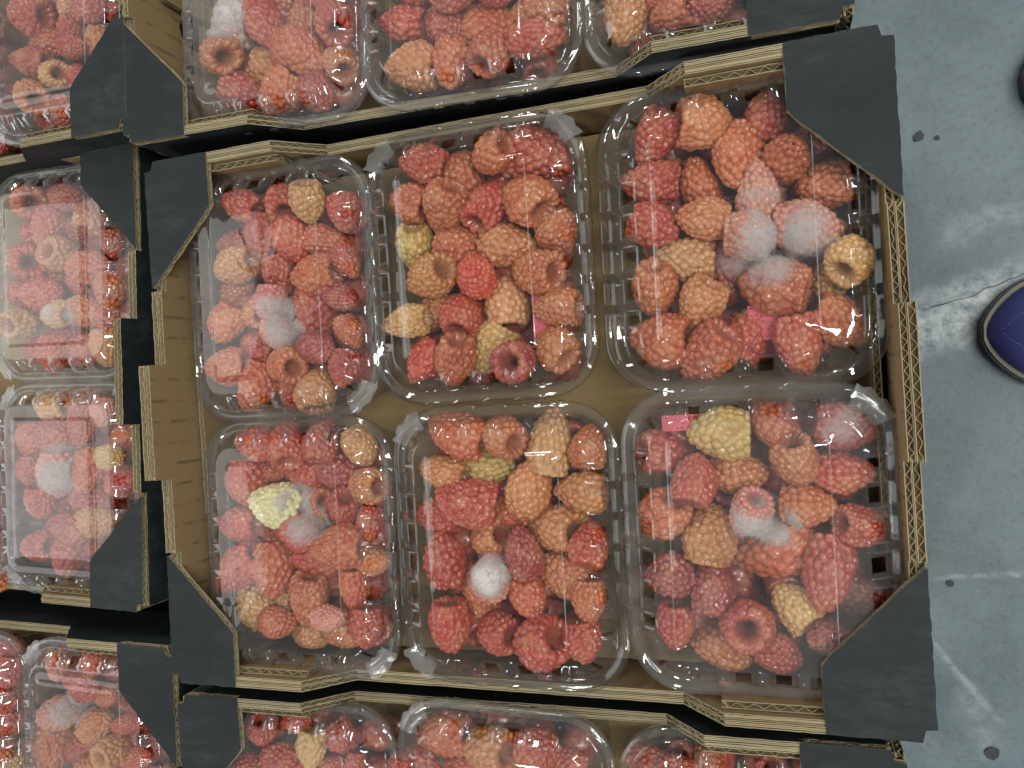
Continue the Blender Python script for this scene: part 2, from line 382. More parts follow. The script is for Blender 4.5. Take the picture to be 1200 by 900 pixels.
# ------------------------------------------------------------------ clear punnets
HX, HY, R0 = 6.03, 7.1, 2.6
def ring_samples():
    """points round a rounded rectangle: skeleton point, outward normal, tag"""
    hx, hy = HX - R0, HY - R0; out = []
    def side(p0, p1, nrm, nw):
        L = (Vector(p1) - Vector(p0)).length; cuts = []
        pitch = L / nw
        for i in range(nw):
            c = (i + 0.5) * pitch
            cuts += [(c - .33, 'w'), (c + .33, '')]
        for i in range(nw + 1):
            c = i * pitch
            c = min(max(c, .42), L - .42)
            cuts += [(c - .26, 'r0'), (c - .2, 'r'), (c + .2, 'r'), (c + .26, '')]
            if 0 < i < nw + 1 and i < nw: pass
        for i in range(nw):
            for o in (-.55, .55): cuts.append(((i + .5) * pitch + o, ''))
        cuts.sort()
        for s, tg in cuts:
            q = Vector(p0).lerp(Vector(p1), s / L); out.append((q.x, q.y, nrm[0], nrm[1], tg))
    def arc(cx, cy_, a0):
        N = 12
        for i in range(N):
            a = a0 + math.pi / 2 * (i + .5) / N
            out.append((cx, cy_, math.cos(a), math.sin(a), 'w' if i in (5,) else ''))
    side((-hx, -hy), (hx, -hy), (0, -1), 4); arc(hx, -hy, -math.pi / 2)
    side((hx, -hy), (hx, hy), (1, 0), 6); arc(hx, hy, 0)
    side((hx, hy), (-hx, hy), (0, 1), 4); arc(-hx, hy, math.pi / 2)
    side((-hx, hy), (-hx, -hy), (-1, 0), 6); arc(-hx, -hy, math.pi)
    return out
RS = ring_samples(); NR = len(RS)
def build_lid(seed):
    mb = MB(); prof = [(0.03, -0.55), (-0.03, -0.42), (-0.05, -0.08), (0.0, 0.0), (0.08, 0.04), (0.13, 0.05), (0.19, 0.12), (0.25, 0.12), (0.31, 0.05), (0.44, 0.05), (0.5, -0.03), (0.58, -0.04), (0.68, 0.02), (0.78, 0.24), (0.82, 0.34), (1.40, 0.80), (1.47, 0.87), (1.53, 0.895), (1.62, 0.9), (1.85, 0.9)]
    W0 = 14
    for k, (ins, z) in enumerate(prof):
        row = []
        for cx, cy_, nx, ny, tg in RS:
            i2, z2 = ins, z
            if 'r' == tg and 13 <= k <= 15: i2 -= 0.20; z2 += 0.19
            if tg in ('r', 'r0') and k in (1, 2, 3): i2 -= 0.07
            wob = 0.03 * nz(cx * .5 + seed * 7, cy_ * .5, k * .3) + .022 * nz(cx * 2.1 + nx * 2 + seed, cy_ * 2.1 + ny * 2, k * .5)
            row.append((cx + nx * (R0 - i2 + wob), cy_ + ny * (R0 - i2 + wob), z2 + 0.035 * nz(cx * .4, cy_ * .4, seed * 3.1)))
        mb.v += row
    for px, py, rr, sh, z in ((3.66, 4.82, .30, -.3, .90), (3.50, 4.74, .27, -.3, .93), (3.45, 4.71, .26, -.3, .955), (3.30, 4.64, .25, -.3, 1.03), (3.12, 4.57, .25, -.3, 1.06), (2.9, 4.3, .25, -.3, 1.065), (2.4, 3.3, .2, -.25, 1.07), (1.2, 1.7, .1, -.2, 1.075)):
        for cx, cy_, nx, ny, tg in RS:
            x = cx / (HX - R0) * (px - rr) + nx * rr + sh; y = cy_ / (HY - R0) * (py - rr) + ny * rr
            mb.v.append((x, y, z + 0.05 * nz(x * .3 + seed, y * .3, seed * 1.7) + .012 * nz(x * 1.6 + seed, y * 1.6, 5)))
    K = len(mb.v) // NR
    for k in range(K - 1):
        for i in range(NR):
            if k == W0 and RS[i][4] == 'w': continue
            j = (i + 1) % NR
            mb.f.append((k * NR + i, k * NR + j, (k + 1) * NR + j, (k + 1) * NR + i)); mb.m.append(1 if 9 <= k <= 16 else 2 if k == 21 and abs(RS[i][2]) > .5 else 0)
    mb.f.append(tuple((K - 1) * NR + i for i in range(NR))); mb.m.append(0)
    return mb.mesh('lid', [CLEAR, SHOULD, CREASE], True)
def build_tub():
    mb = MB(); prof = [(0.06, -0.62), (0.04, -0.22), (0.12, -0.14), (0.42, -0.14), (0.50, -0.3), (0.66, -1.6), (0.74, -1.75), (0.9, -3.5), (1.05, -4.2), (1.35, -4.5), (1.9, -4.55), (2.3, -4.45)]
    for k, (ins, z) in enumerate(prof):
        for i, (cx, cy_, nx, ny, tg) in enumerate(RS):
            g = 0.10 if (k >= 5 and k <= 9 and tg in ('r', 'r0')) else 0.0
            mb.v.append((cx + nx * (R0 - ins - g), cy_ + ny * (R0 - ins - g), z))
    K = len(prof)
    for k in range(K - 1):
        for i in range(NR):
            j = (i + 1) % NR; mb.f.append((k * NR + i, (k + 1) * NR + i, (k + 1) * NR + j, k * NR + j)); mb.m.append(0)
    mb.f.append(tuple((K - 1) * NR + i for i in range(NR))[::-1]); mb.m.append(0)
    return mb.mesh('tub', [TUBM], True)
def build_latch(seed):
    """the press-stud tab on a corner: a crumpled frosted flap over the flange"""
    r = random.Random(seed); mb = MB(); A = []; N = 8; M = 5
    for j in range(M + 1):
        for i in range(N + 1):
            a = math.pi / 4 + (i / N - .5) * .8; rad = R0 - 0.02 + 0.16 - j / M * 1.0 + (0.08 * math.sin(i * 2.1 + seed) if j in (0, M) else 0)
            A.append((HX - R0 + math.cos(a) * rad, HY - R0 + math.sin(a) * rad, 0.16 + 0.13 * math.sin(j / M * 3.0) + 0.10 * nz(i * .6 + seed * 9, j * .7, 0)))
    mb.add(A, [(j * (N + 1) + i, j * (N + 1) + i + 1, (j + 1) * (N + 1) + i + 1, (j + 1) * (N + 1) + i) for j in range(M) for i in range(N)])
    return mb.mesh('latch', [FROST], True)
LIDS = [build_lid(i) for i in range(4)]; TUB = build_tub(); LATCH = [build_latch(i) for i in range(3)]
# key: tray, centre x, y, turn, haze, latch corners (quadrants), where it is
PUN = {
 'c1': ('c', -12.25, 7.05, -1.0, .04, (3,), 'upper left punnet of middle tray', 'back row at the left'),
 'c2': ('c', -0.42, 7.30, -0.5, .008, (0, 1), 'upper centre punnet of middle tray', 'back row in the middle'),
 'c3': ('c', 12.5, 6.95, -1.5, .02, (), 'upper right punnet of middle tray', 'back row at the right'),
 'c4': ('c', -12.15, -7.15, -1.5, .04, (3,), 'lower left punnet of middle tray', 'front row at the left'),
 'c5': ('c', 0.12, -7.20, -1.0, .010, (2, 1), 'lower centre punnet of middle tray', 'front row in the middle'),
 'c6': ('c', 12.25, -7.10, -1.5, .075, (0,), 'lower right punnet of middle tray', 'front row at the right'),
 't1': ('t', -11.5, 23.3, -3.0, .10, (), 'left punnet of back tray', ''),
 't2': ('t', 0.15, 22.65, -3.0, .06, (), 'centre punnet of back tray', ''),
 't3': ('t', 12.2, 22.05, -3.0, .05, (), 'right punnet of back tray', ''),
 'b1': ('b', -13.9, -23.5, -2.0, .08, (), 'left punnet of front tray', ''),
 'b2': ('b', -1.7, -23.1, -3.0, .07, (1,), 'centre punnet of front tray', ''),
 'b3': ('b', 10.6, -23.7, -2.0, .05, (), 'right punnet of front tray', ''),
 'l3': ('l', -30.65, 10.5, -3.0, .10, (2,), 'upper punnet of left tray', ''),
 'l4': ('l', -31.15, -3.75, -3.0, .10, (1, 2, 0), 'lower punnet of left tray', ''),
 'l7': ('l', -43.2, -3.2, -3.0, .1, (), 'outermost punnet of left tray', ''),
 'l1': ('lt', -27.0, 25.4, -3.0, .10, (2,), 'near punnet of upper left tray', ''),
 'l8': ('lt', -38.4, 25.9, -3.0, .08, (), 'outer punnet of upper left tray', ''),
 'l5': ('lb', -30.4, -21.0, -2.5, .10, (1,), 'near punnet of lower left tray', ''),
 'l6': ('lb', -42.4, -20.5, -2.5, .1, (), 'outer punnet of lower left tray', ''),
}
PLAB = {
 'c1': 'clear lidded punnet of red raspberries with a mould streak, back left in middle tray',
 'c2': 'clear lidded punnet of orange and yellow raspberries, back centre in middle tray',
 'c3': 'clear lidded punnet with a large grey mouldy clump, back right in middle tray',
 'c4': 'clear lidded punnet holding a greenish white berry, front left in middle tray',
 'c5': 'clear lidded punnet with one round white mouldy berry, front centre in middle tray',
 'c6': 'clear lidded punnet under a fogged lid, front right in middle tray',
 't1': 'clear lidded punnet with a white mouldy berry, left one in the back tray',
 't2': 'clear lidded punnet, centre one of three in the back tray',
 't3': 'clear lidded punnet, right one of three in the back tray by the black corner',
 'b1': 'clear lidded punnet, left one of three in the front tray',
 'b2': 'clear lidded punnet, centre one of three in the front tray',
 'b3': 'clear lidded punnet, right one of three in the front tray, mostly cut off',
 'l3': 'milky lidded punnet, upper one beside the black corner in the left tray',
 'l4': 'milky lidded punnet with a long pinkish white smear, lower one in left tray',
 'l7': 'punnet at the picture edge left of the smeared one in left tray',
 'l1': 'milky lidded punnet nearest the black corner in the upper left tray',
 'l8': 'punnet at the picture edge in the upper left tray',
 'l5': 'milky lidded punnet with a white mouldy berry beside the black corner, lower left tray',
 'l6': 'punnet at the picture edge in the lower left tray',
}
for n_, (key, (tr, x, y, rz, haze, lat, ph, _)) in enumerate(PUN.items()):
    dz = TRAYS[tr][2]
    e = empty('punnet', (x, y, Z0 + dz), math.radians(rz)); tag(e, PLAB[key], 'punnet', 'punnets in the trays')
    t = link('tub', TUB, e); t.color = (1, 1, 1, haze * .4)
    l = link('lid', LIDS[n_ % 4], e); l.color = (1, 1, 1, haze)
    if n_ % 2: l.rotation_euler = (0, 0, 0)
    if key == 'c3': t.location = (-0.55 * S, 0.05 * S, -0.25 * S)
    for q in lat:
        k = link('latch', LATCH[(n_ + q) % 3], l); k.color = (1, 1, 1, 0.06)
        k.scale = ((1, 1, 1), (-1, 1, 1), (-1, -1, 1), (1, -1, 1))[q]

# ------------------------------------------------------------------ raspberries
def build_berry(seed, NT_, NS, name):
    """one hollow raspberry, about 1 unit in radius, tip along +z: rows of drupelets over a domed cone, open at the base"""
    r = random.Random(seed); mb = MB()
    Lb = r.uniform(1.75, 2.35); wid = r.uniform(.90, 1.02); blunt = r.uniform(.62, .8)
    # profile from tip to the rim of the opening, then into the hollow
    pr = []; N1 = 60
    for i in range(N1 + 1):
        u = i / N1
        a = u ** 0.9
        rad = wid * (math.sin(min(1, a / .72) * math.pi / 2) ** blunt) * (1 - .20 * max(0, (a - .68) / .32) ** 1.6)
        pr.append((rad * .98, Lb * .52 - Lb * u))
    pr[0] = (0, pr[0][1])
    arc = [0.0]
    for i in range(1, len(pr)): arc.append(arc[-1] + math.hypot(pr[i][0] - pr[i - 1][0], pr[i][1] - pr[i - 1][1]))
    tot = arc[-1]
    def at(s):
        for i in range(1, len(arc)):
            if arc[i] >= s: 
                t = (s - arc[i - 1]) / (arc[i] - arc[i - 1] + 1e-9)
                return pr[i - 1][0] + (pr[i][0] - pr[i - 1][0]) * t, pr[i - 1][1] + (pr[i][1] - pr[i - 1][1]) * t
        return pr[-1]
    # drupelet centres spread evenly but irregularly over the dome
    cand = []
    while len(cand) < 3200:
        s_ = tot * r.random() * 1.02; rad, z = at(min(s_, tot))
        if r.random() < (rad + .05) / (wid + .05):
            th = r.uniform(0, 2 * math.pi); cand.append((rad * math.cos(th), rad * math.sin(th), z))
    C = np.array(cand); pick = [0]; dist = np.linalg.norm(C - C[0], axis=1)
    gap = r.uniform(.212, .245)
    while True:
        k = int(dist.argmax())
        if dist[k] < gap: break
        pick.append(k); dist = np.minimum(dist, np.linalg.norm(C - C[k], axis=1))
    C = C[pick]; RD = gap * np.array([r.uniform(.70, .93) for _ in pick])
    def bump(th, s, rad):
        rd, z = at(min(s, tot))
        d2 = (C[:, 0] - rd * math.cos(th)) ** 2 + (C[:, 1] - rd * math.sin(th)) ** 2 + (C[:, 2] - z) ** 2
        return float(np.sqrt(np.maximum(RD * RD - d2, 0)).max())
    bend = r.uniform(-.10, .10); sq = r.uniform(.86, 1.0); off2 = r.uniform(0, 50)
    holl = []
    def put(rad, z, th, hl):
        x, y = rad * math.cos(th), rad * math.sin(th) * sq
        x += bend * (z * z)
        w = 1 + .15 * nz(x * .9 + off2, y * .9, z * .9)
        mb.v.append((x * w, y * w, z)); holl.append(hl)
    for j in range(NS + 1):
        s = tot * j / NS; rad, z = at(s); r2, z2 = at(min(tot, s + .02)); r1, z1 = at(max(0, s - .02))
        tx, tz = r2 - r1, z2 - z1; L = math.hypot(tx, tz) + 1e-9; nx, nz_ = -tz / L, tx / L
        for i in range(NT_):
            th = 2 * math.pi * i / NT_; h = bump(th, s, rad) * .92
            put(rad * .885 + nx * h * 1.0, z + nz_ * h * 1.0, th, 0.0)
    rr, zr = pr[-1]
    for (f, dz, hb) in ((.80, -.02, .1), (.60, .04, .6), (.45, .25, 1), (.36, .6, 1), (.22, .95, 1), (.05, 1.1, 1)):
        for i in range(NT_):
            th = 2 * math.pi * i / NT_; rip = .05 * math.sin(th * 11 + dz * 6) * (1 if hb > .3 else 0) + .08 * nz(math.cos(th) * 1.5 + off2, math.sin(th) * 1.5, 3)
            h = bump(th, tot, rr) * (.55 if hb < .5 else .3 if hb < .9 else 0)
            put(rr * f + rip * .6, zr + dz - h, th, hb)
    K = len(mb.v) // NT_
    for k in range(K - 1):
        for i in range(NT_):
            j = (i + 1) % NT_; mb.f.append((k * NT_ + i, (k + 1) * NT_ + i, (k + 1) * NT_ + j, k * NT_ + j)); mb.m.append(0)
    mb.f.append(tuple((K - 1) * NT_ + i for i in range(NT_))); mb.m.append(0)
    me = mb.mesh(name, [BERRY], True)
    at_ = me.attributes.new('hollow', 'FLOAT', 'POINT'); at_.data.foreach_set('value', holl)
    return me
VAR = [build_berry(i, 140, 80, 'raspberry') for i in range(8)]
LOW = [build_berry(20 + i, 40, 20, 'raspberry_low') for i in range(3)]
COLS = {'R': (.44, .050, .024), 'O': (.48, .105, .030), 'P': (.53, .195, .062), 'A': (.58, .31, .12), 'Y': (.58, .35, .11), 'G': (.72, .60, .36), 'D': (.33, .032, .030), 'B': (.56, .065, .030), 'M': (.58, .22, .18), 'W': (.66, .55, .46)}
CNAME = {'R': 'red', 'O': 'orange red', 'P': 'pale orange', 'A': 'pale cream', 'Y': 'yellow', 'G': 'greenish white', 'D': 'dark red', 'B': 'bright red', 'M': 'mould pinkish', 'W': 'whitish'}
CNAME['M'] = 'mouldy pink'; CNAME['W'] = 'mouldy white'
ORD = ['first', 'second', 'third', 'fourth', 'fifth', 'sixth', 'seventh', 'eighth', 'ninth', 'tenth', 'eleventh', 'twelfth']
BER = {
'c1': '''-14.9 12.49 -0.76 1.2 S 155 R;-12.34 12.38 -1.18 1.26 O -61 R;-10.38 11.91 -0.63 1.18 O 73 Y;-8.53 11.2 -1.31 1.12 S -83 R;-16.38 10.53 -1.91 1.05 S -179 R;-13.96 10.61 -1.46 1.38 S -106 R;-11.79 9.96 -0.99 1.27 S -61 R;-9.75 9.7 -1.54 1.13 S -24 O;-15.67 8.99 -0.78 1.33 S -169 P;-12.98 8.22 -1.35 1.21 S -82 R;-10.32 7.81 -0.77 1.32 S -177 O;-8.54 8.4 -1.28 0.93 S -61 R;-16.67 7.73 -2 1.11 S -130 O;-14.79 6.47 -1.62 1.19 O -31 P;-13.18 6.45 -0.53 1.07 S -94 M;-11.05 5.68 -1.81 1.52 S -106 R;-8.71 6.4 -0.96 0.93 S -23 D;-16.55 5.68 -0.79 1.25 S -118 O;-15.01 4.25 -1.69 1.23 S 158 R;-12.8 4.77 -0.52 1.07 S -60 M;-16.65 3.18 -0.74 1.29 S -176 O;-12.65 2.97 -0.73 1.28 O -13 O;-10.43 3.75 -0.81 1.1 S -13 D;-8.66 4.47 -1.3 0.93 S -61 O;-14.88 1.86 -1.11 1.23 S -106 O;-13.14 1.57 -2 1.09 S -82 R;-10.92 1.45 -1 1.25 O -83 P;-9.02 2.49 -0.96 1.02 S -94 R''',
'c2': '''-3.23 12.94 -0.75 1.18 S 161 R;-1.54 12.38 -2 1.35 O -99 O;0.57 12.77 -0.69 1.24 O 9 O;2.67 12.69 -1.89 1.58 S -18 R;-4.31 11.11 -0.98 1.15 S 153 O;-2.25 10.43 -0.73 1.28 O 52 O;0.07 10.37 -1.28 1.25 O -116 R;2.33 10.31 -0.89 1.44 O -45 O;-4.4 8.76 -1.39 1.31 O 74 Y;-1.74 8.4 -1.7 1.39 S -11 O;0.96 8.17 -1.31 1.31 S -7 P;3.64 8.32 -1.26 1.19 S -74 O;-3.37 6.89 -0.75 1.3 O 11 P;-0.77 6.63 -0.67 1.22 T -6 B;2.43 6.56 -0.97 1.28 O -16 O;-4.91 4.7 -0.79 1.04 S -176 Y;-3.63 5.24 -2 1.1 S -105 P;-1.82 4.84 -1.16 1.27 O -94 R;0.48 5.27 -1.99 1.42 S 90 A;3.46 4.68 -0.96 1.12 S 174 P;-0.48 2.89 -1.91 1.44 S -126 Y;-4.24 2.55 -1.27 1.23 S -126 B;-2.21 2.29 -0.61 1.16 O 64 O;1.1 2.02 -0.6 1.15 H -4 D;3.22 2.65 -0.83 1.23 O -43 P''',
'c3': '''8.91 12.25 -0.99 1.22 O 54 R;11.27 12.48 -0.87 1.42 O 174 P;14.04 12.39 -1.24 1.26 S 85 R;8.57 10.14 -1.2 1.15 S 171 R;10.75 9.97 -1.73 1.26 S 104 O;12.61 10.65 -0.94 1.23 S -103 O;14.75 10.28 -0.77 1.23 T -9 O;16.27 8.87 -1.3 1.21 S -178 O;8.59 7.97 -0.92 1.25 S -27 R;10.88 8.09 -0.76 1.15 S 166 P;9.9 6.29 -1.34 1.27 S 172 A;11.83 5.94 -1.99 1.11 S -94 D;13.42 8.87 -0.56 1.11 S 85 M;12.98 6.91 -0.68 1.22 S -7 M;15.41 6.93 -0.79 1.34 S -18 M;16.53 7.04 -2 0.58 S -7 A;17.11 5.38 -0.63 1.18 O -122 A;16.25 4.46 -2 1 S -94 A;8.38 4.9 -0.99 1.18 O 85 O;10.49 3.98 -0.67 1.22 O 55 P;13.81 4.43 -0.98 1.53 S 163 O;16.53 2.6 -1.45 1.19 S -37 O;8.53 2.47 -1.1 1.43 O -5 O;12.49 2.53 -2 1.42 S 56 R;10.68 1.66 -0.73 1.28 O 41 O;14.71 1.73 -0.93 1.25 S -84 R;9.45 4.03 -1.8 0.56 S -94 A;16.11 11 -1.89 0.98 S -9 D''',
'c4': '''-15.18 -1.37 -1.09 1.2 S 168 R;-12.82 -1.45 -0.65 1.2 O -71 R;-10.6 -1.41 -0.69 1.1 O -94 R;-8.41 -1.94 -1.22 1.15 S -60 Y;-16.03 -3.63 -1.13 1.36 S -94 R;-14.31 -3.07 -1.56 0.8 S -2 O;-12.35 -3.16 -1.55 1.12 S 177 R;-10.24 -3.23 -1.73 1.35 S -19 D;-8.2 -4.06 -1.11 1.14 O -1 P;-13.96 -4.88 -0.93 1.48 S 161 G;-11.94 -5 -1.92 1.12 O -1 P;-16.84 -6.03 -1.16 1.29 S 174 R;-14.38 -6.75 -2 1.15 S -94 R;-12.14 -6.63 -0.61 1.16 S -27 R;-9.94 -5.41 -1.48 1.13 O 53 R;-8.17 -6.16 -1.15 0.93 S -94 R;-9.89 -7.36 -0.76 1.31 S 179 O;-16.92 -8.63 -0.9 1.45 S -146 R;-14.46 -8.67 -0.9 1.45 S -82 O;-11.7 -8.29 -2 1.48 S -17 R;-8.24 -8.26 -1.39 0.96 S 0 P;-16.25 -10.85 -1.37 1.36 S 121 Y;-14.44 -10.54 -1.91 0.88 O -7 A;-14.03 -11.59 -0.51 1.06 S 1 O;-12.25 -10.28 -0.83 1.38 S -105 O;-9.41 -9.78 -1.2 1.05 S -94 O;-10.66 -11.18 -0.29 0.84 S 1 M;-12.77 -12.42 -1.64 1.13 S -169 A;-10.58 -12.27 -1.74 1.17 S -26 P;-8.81 -11.88 -1.06 1.08 S -94 R''',
'c5': '''-2.52 -1.56 -1.17 1.36 S 158 O;0.07 -1.69 -0.73 1.28 O -22 P;2.51 -2.16 -1.19 1.42 S 80 A;4.57 -2.44 -0.7 1.07 O -94 O;-3.66 -3.51 -1.43 1.18 S 168 P;-1.1 -3.25 -1.94 1.3 S -11 Y;1.32 -4.31 -0.95 1.33 S 65 P;3.94 -4.73 -1.15 1.32 S 178 P;-2.18 -5.1 -0.88 1.43 S 169 R;-0.09 -5.55 -2 1.17 S 178 O;-4.16 -5.8 -1.43 1.11 S 178 R;-1.44 -7.14 -1.91 1.3 O 17 P;2.29 -6.48 -1.69 1.42 O -10 P;0.83 -7.65 -0.57 1.12 S 96 D;4.19 -7.31 -0.87 1.04 O -94 R;-3.81 -8.08 -1.14 1.41 S 96 R;-1.06 -8.88 -0.67 1.22 S 85 M;-2.03 -10.08 -2 1.27 S -94 O;2.66 -8.81 -1.62 1.34 S 160 P;0.74 -10.02 -1.17 1.16 S -72 O;4.07 -10.06 -0.66 1.11 S -94 O;-3.69 -11.64 -0.98 1.41 S -94 R;-1.14 -12 -1.24 1.29 O 1 R;1.16 -12.39 -0.93 1.48 O 20 R;3.47 -12.21 -1.04 1.15 S -83 R''',
'c6': '''8.2 -2.96 -1.84 1.29 O 177 R;10.9 -2.13 -0.96 1.51 S 177 Y;13.27 -1.74 -1.2 1.21 O -55 O;16.35 -2.17 -0.88 1.25 S -13 D;9.58 -4.24 -0.72 1.27 O -103 R;11.66 -4.15 -1.99 1.26 S -1 P;14.1 -3.65 -1.1 1.22 O 95 P;16.2 -4.23 -1.23 1.19 S -2 R;7.98 -6.03 -0.86 1.33 O 56 O;10.13 -6.93 -1 1.39 S 76 P;11.94 -5.84 -0.54 1.09 O 57 M;14.57 -5.66 -0.99 1.18 S -1 O;13 -7.76 -2 1.7 S -159 O;16.78 -6.59 -0.9 1.06 O 168 R;8.03 -8.92 -1.2 1.25 S -179 D;10.04 -9.42 -0.83 1.12 O -94 D;15.15 -8.69 -0.85 1.4 S -103 R;8.11 -11.36 -1.2 1.11 S -94 R;11.52 -11.11 -0.78 1.33 H 1 R;13.61 -10.29 -1.17 1.17 O -48 Y;10.18 -12.47 -2 1.35 S -177 P;12.83 -12.58 -1.29 1.05 S -19 R;16.44 -9.96 -2 1.15 S 0 D;15.07 -11.57 -1.09 0.95 S 1 D''',
'l3': '''-33.91 15.95 -0.83 1.38 O -23 O;-32.02 16.08 -2 1.25 S -8 R;-30.19 15.71 -0.51 1.06 S -8 R;-34.57 14.03 -2 1.4 S 172 R;-32.34 14.11 -0.8 1.29 S -94 R;-30.7 13.59 -2 1.15 S -31 R;-28.89 14.53 -1.38 1.21 O -107 P;-34.52 11.87 -0.89 1.44 O -14 R;-31.39 11.98 -0.82 1.37 H -7 P;-32.75 11.11 -2 1.17 S -94 R;-28.97 10.87 -0.89 1.33 S -6 O;-27.14 12.24 -1.04 0.95 S -94 R;-35.53 9.82 -1.2 1.2 S 173 R;-33.1 9.5 -0.79 1.34 S -6 R;-30.69 10.04 -1.69 1.07 S -94 R;-27.63 9.12 -1.1 1.2 S -94 O;-35.21 7.73 -0.77 1.32 H -5 A;-31.82 8.02 -0.49 1.04 S 174 A;-30.09 8.09 -1.56 1.34 S -5 P;-32.59 6.82 -2 1.29 S -94 R;-30.46 5.47 -1.58 1.35 S -4 R;-34.54 5.79 -1.73 1.31 S 175 R;-32.37 5.3 -0.61 1.16 S -94 R;-28.26 7.06 -1.46 0.96 S -94 R;-28.17 5.45 -0.86 1.04 S -94 P''',
'l4': '''-33.64 1.83 -1.46 1.39 S 176 A;-30.78 1.82 -1.93 1.31 S -3 P;-28.85 1.18 -0.99 0.96 S -94 M;-35.42 -0.47 -1.39 1.32 S -94 O;-32.72 -0.25 -0.82 1.37 S -2 R;-30.34 0.26 -0.59 1.14 S -94 R;-27.66 -0.58 -1.78 1.11 S -2 O;-27.87 -1.81 -0.51 0.95 S -2 Y;-30.22 -2.59 -0.9 1.3 S -94 O;-35.47 -2.5 -0.93 1.11 S -94 R;-33.06 -2.77 -0.95 1.5 S -94 M;-27.56 -3.49 -1.22 1.19 S -1 R;-30.76 -4.75 -2 1.59 S -17 R;-34.8 -4.73 -0.97 1.19 S -94 R;-33.73 -6.4 -1.74 1.3 S 179 R;-31.42 -6.63 -0.68 1.23 S 0 R;-35.05 -7.67 -0.64 1.19 S 179 R;-32.71 -8.5 -1.11 1.37 S -94 R;-30.64 -7.91 -2 1.14 S 0 R;-29.34 -6.12 -0.66 1.21 S 0 P''',
't1': '''-15.13 23.66 -1.73 1.51 S 85 W;-15.73 21.44 -0.83 1.38 O -35 P;-12.53 22.47 -0.83 1.38 S -62 R;-10.44 22.67 -2 1.44 S 85 O;-7.99 21.67 -0.72 1.27 O -63 R;-12.79 20.58 -2 1.34 S -11 P;-10.3 20.41 -0.93 1.48 S -28 O;-7.9 19.5 -1.08 1.18 O -63 P;-14.96 19.44 -2 1.51 O 152 R;-11.99 18.5 -1.08 1.46 S -130 O;-9.65 18.23 -1.42 1.25 S -62 R;-12.5 24.25 -2 1.23 S -13 R;-8.53 23.59 -1.28 1.17 S -13 R''',
't2': '''-4.14 20.98 -1.49 1.34 S 167 R;-1.58 20.08 -1.76 1.3 S -64 D;0.67 19.84 -2 1.38 S -12 O;3.37 19.82 -2 1.34 S 167 P;-3.66 18.33 -1 1.33 S 168 P;-1.4 17.96 -1.11 1.22 S -94 O;1.03 18.06 -0.71 1.26 O -116 O;3.43 18.15 -0.64 1.19 S -12 R;-0.73 21.32 -0.46 1.01 S -13 R;1.64 21.14 -0.76 0.99 S -13 R;-2.88 22.46 -0.97 1.04 S -13 R''',
't3': '''7.93 18.37 -1.14 1.17 S -94 P;10.16 17.79 -0.76 1.08 O -2 O;11.93 17.92 -0.98 0.88 S -12 R;9.51 19.08 -1.32 0.73 S -13 R''',
'l1': '''-30.35 26.99 -0.92 1.31 S 167 R;-27.34 27.04 -1.25 0.86 S -94 A;-24.97 26.37 -0.74 1.11 S -12 R;-29.33 25.39 -1.77 1.1 S -12 O;-27.25 25.31 -1.12 1.05 S -94 R;-25.44 24.43 -1.65 0.98 S -94 P;-30.35 24 -0.85 1.08 S 168 R;-28.51 22.82 -0.93 1.06 O -11 Y;-26.41 24.09 -0.48 0.82 S -11 R;-26.84 22.55 -1.41 0.99 S -11 R;-30.3 21.75 -0.7 1.25 O -33 P;-28.29 20.51 -1.29 1 S -94 R;-26.55 20.55 -1.02 0.82 S -94 R;-23.61 26.18 -1.64 0.8 S -12 R;-30.16 20.49 -1.98 0.85 S -94 R''',
'l5': '''-33.69 -15.6 -0.53 1.08 S -94 O;-31.42 -15.71 -1.35 1.02 S -94 R;-33.42 -16.98 -1.65 1.01 S -177 R;-31.75 -17.33 -0.84 0.99 S 3 R;-30.3 -17.89 -1.26 0.88 S 3 O;-33.89 -19.04 -0.77 1.32 S 3 M;-31.4 -19.89 -1.3 1.25 S 3 P;-35.38 -21.79 -1.2 1.4 S -94 O;-32.69 -21.73 -1.7 1.4 S 4 R;-29.48 -21.18 -0.62 1.17 H 4 P;-31.27 -22.75 -0.56 1.02 S 4 P;-29.01 -19.87 -1.64 0.84 S 4 R;-28.1 -21.92 -1.33 0.83 S 4 R''',
'l6': '''-39.43 -15.16 -1.69 1.1 S 2 R;-38.51 -16.49 -0.78 1.06 S -94 R;-39.42 -18.64 -1.03 1.24 S 3 R;-39.9 -20.63 -1.73 1.1 S -94 R;-39.4 -21.95 -0.51 1.06 S 4 O;-39.93 -23.35 -1.63 1.11 S -94 Y''',
'b1': '''-17.17 -18.71 -1.03 1.14 O 74 R;-14.7 -18.08 -1.31 0.86 S 3 B;-13.52 -19.36 -0.55 1.1 S -94 A;-12.14 -19.13 -1.68 1 S -58 R;-15.73 -20.32 -0.97 1.04 S 4 R;-18.15 -21.06 -1.06 0.92 S 4 R;-14.09 -20.97 -1.02 0.88 S 5 R;-12.27 -20.68 -1.12 0.86 S 4 R;-10.93 -20.31 -1.01 0.71 S -94 R''',
'b2': '''-5.39 -18.32 -1.51 1.39 S -175 O;-2.55 -18.62 -0.87 1.42 O 4 P;0.41 -18.41 -0.75 1.3 S 4 R;-6.72 -20.21 -0.86 1.41 S 4 R;-4.05 -20.14 -1.07 1.08 S 5 R;-1.09 -19.89 -1.94 1.15 S 5 R;1.72 -19.38 -1.74 0.91 S 4 R''',
'b3': '''6.19 -18.99 -1.45 0.99 S 4 R;7.76 -18.94 -0.7 0.94 S 4 R;8.98 -18.99 -1.67 0.87 S -94 O''',
'l7': '''-39.1 -5.2 -0.99 1.32 S -1 R;-39.33 -7.83 -1.14 1.32 S -94 R;-39.4 -10.09 -1.06 1.1 S 0 O''',
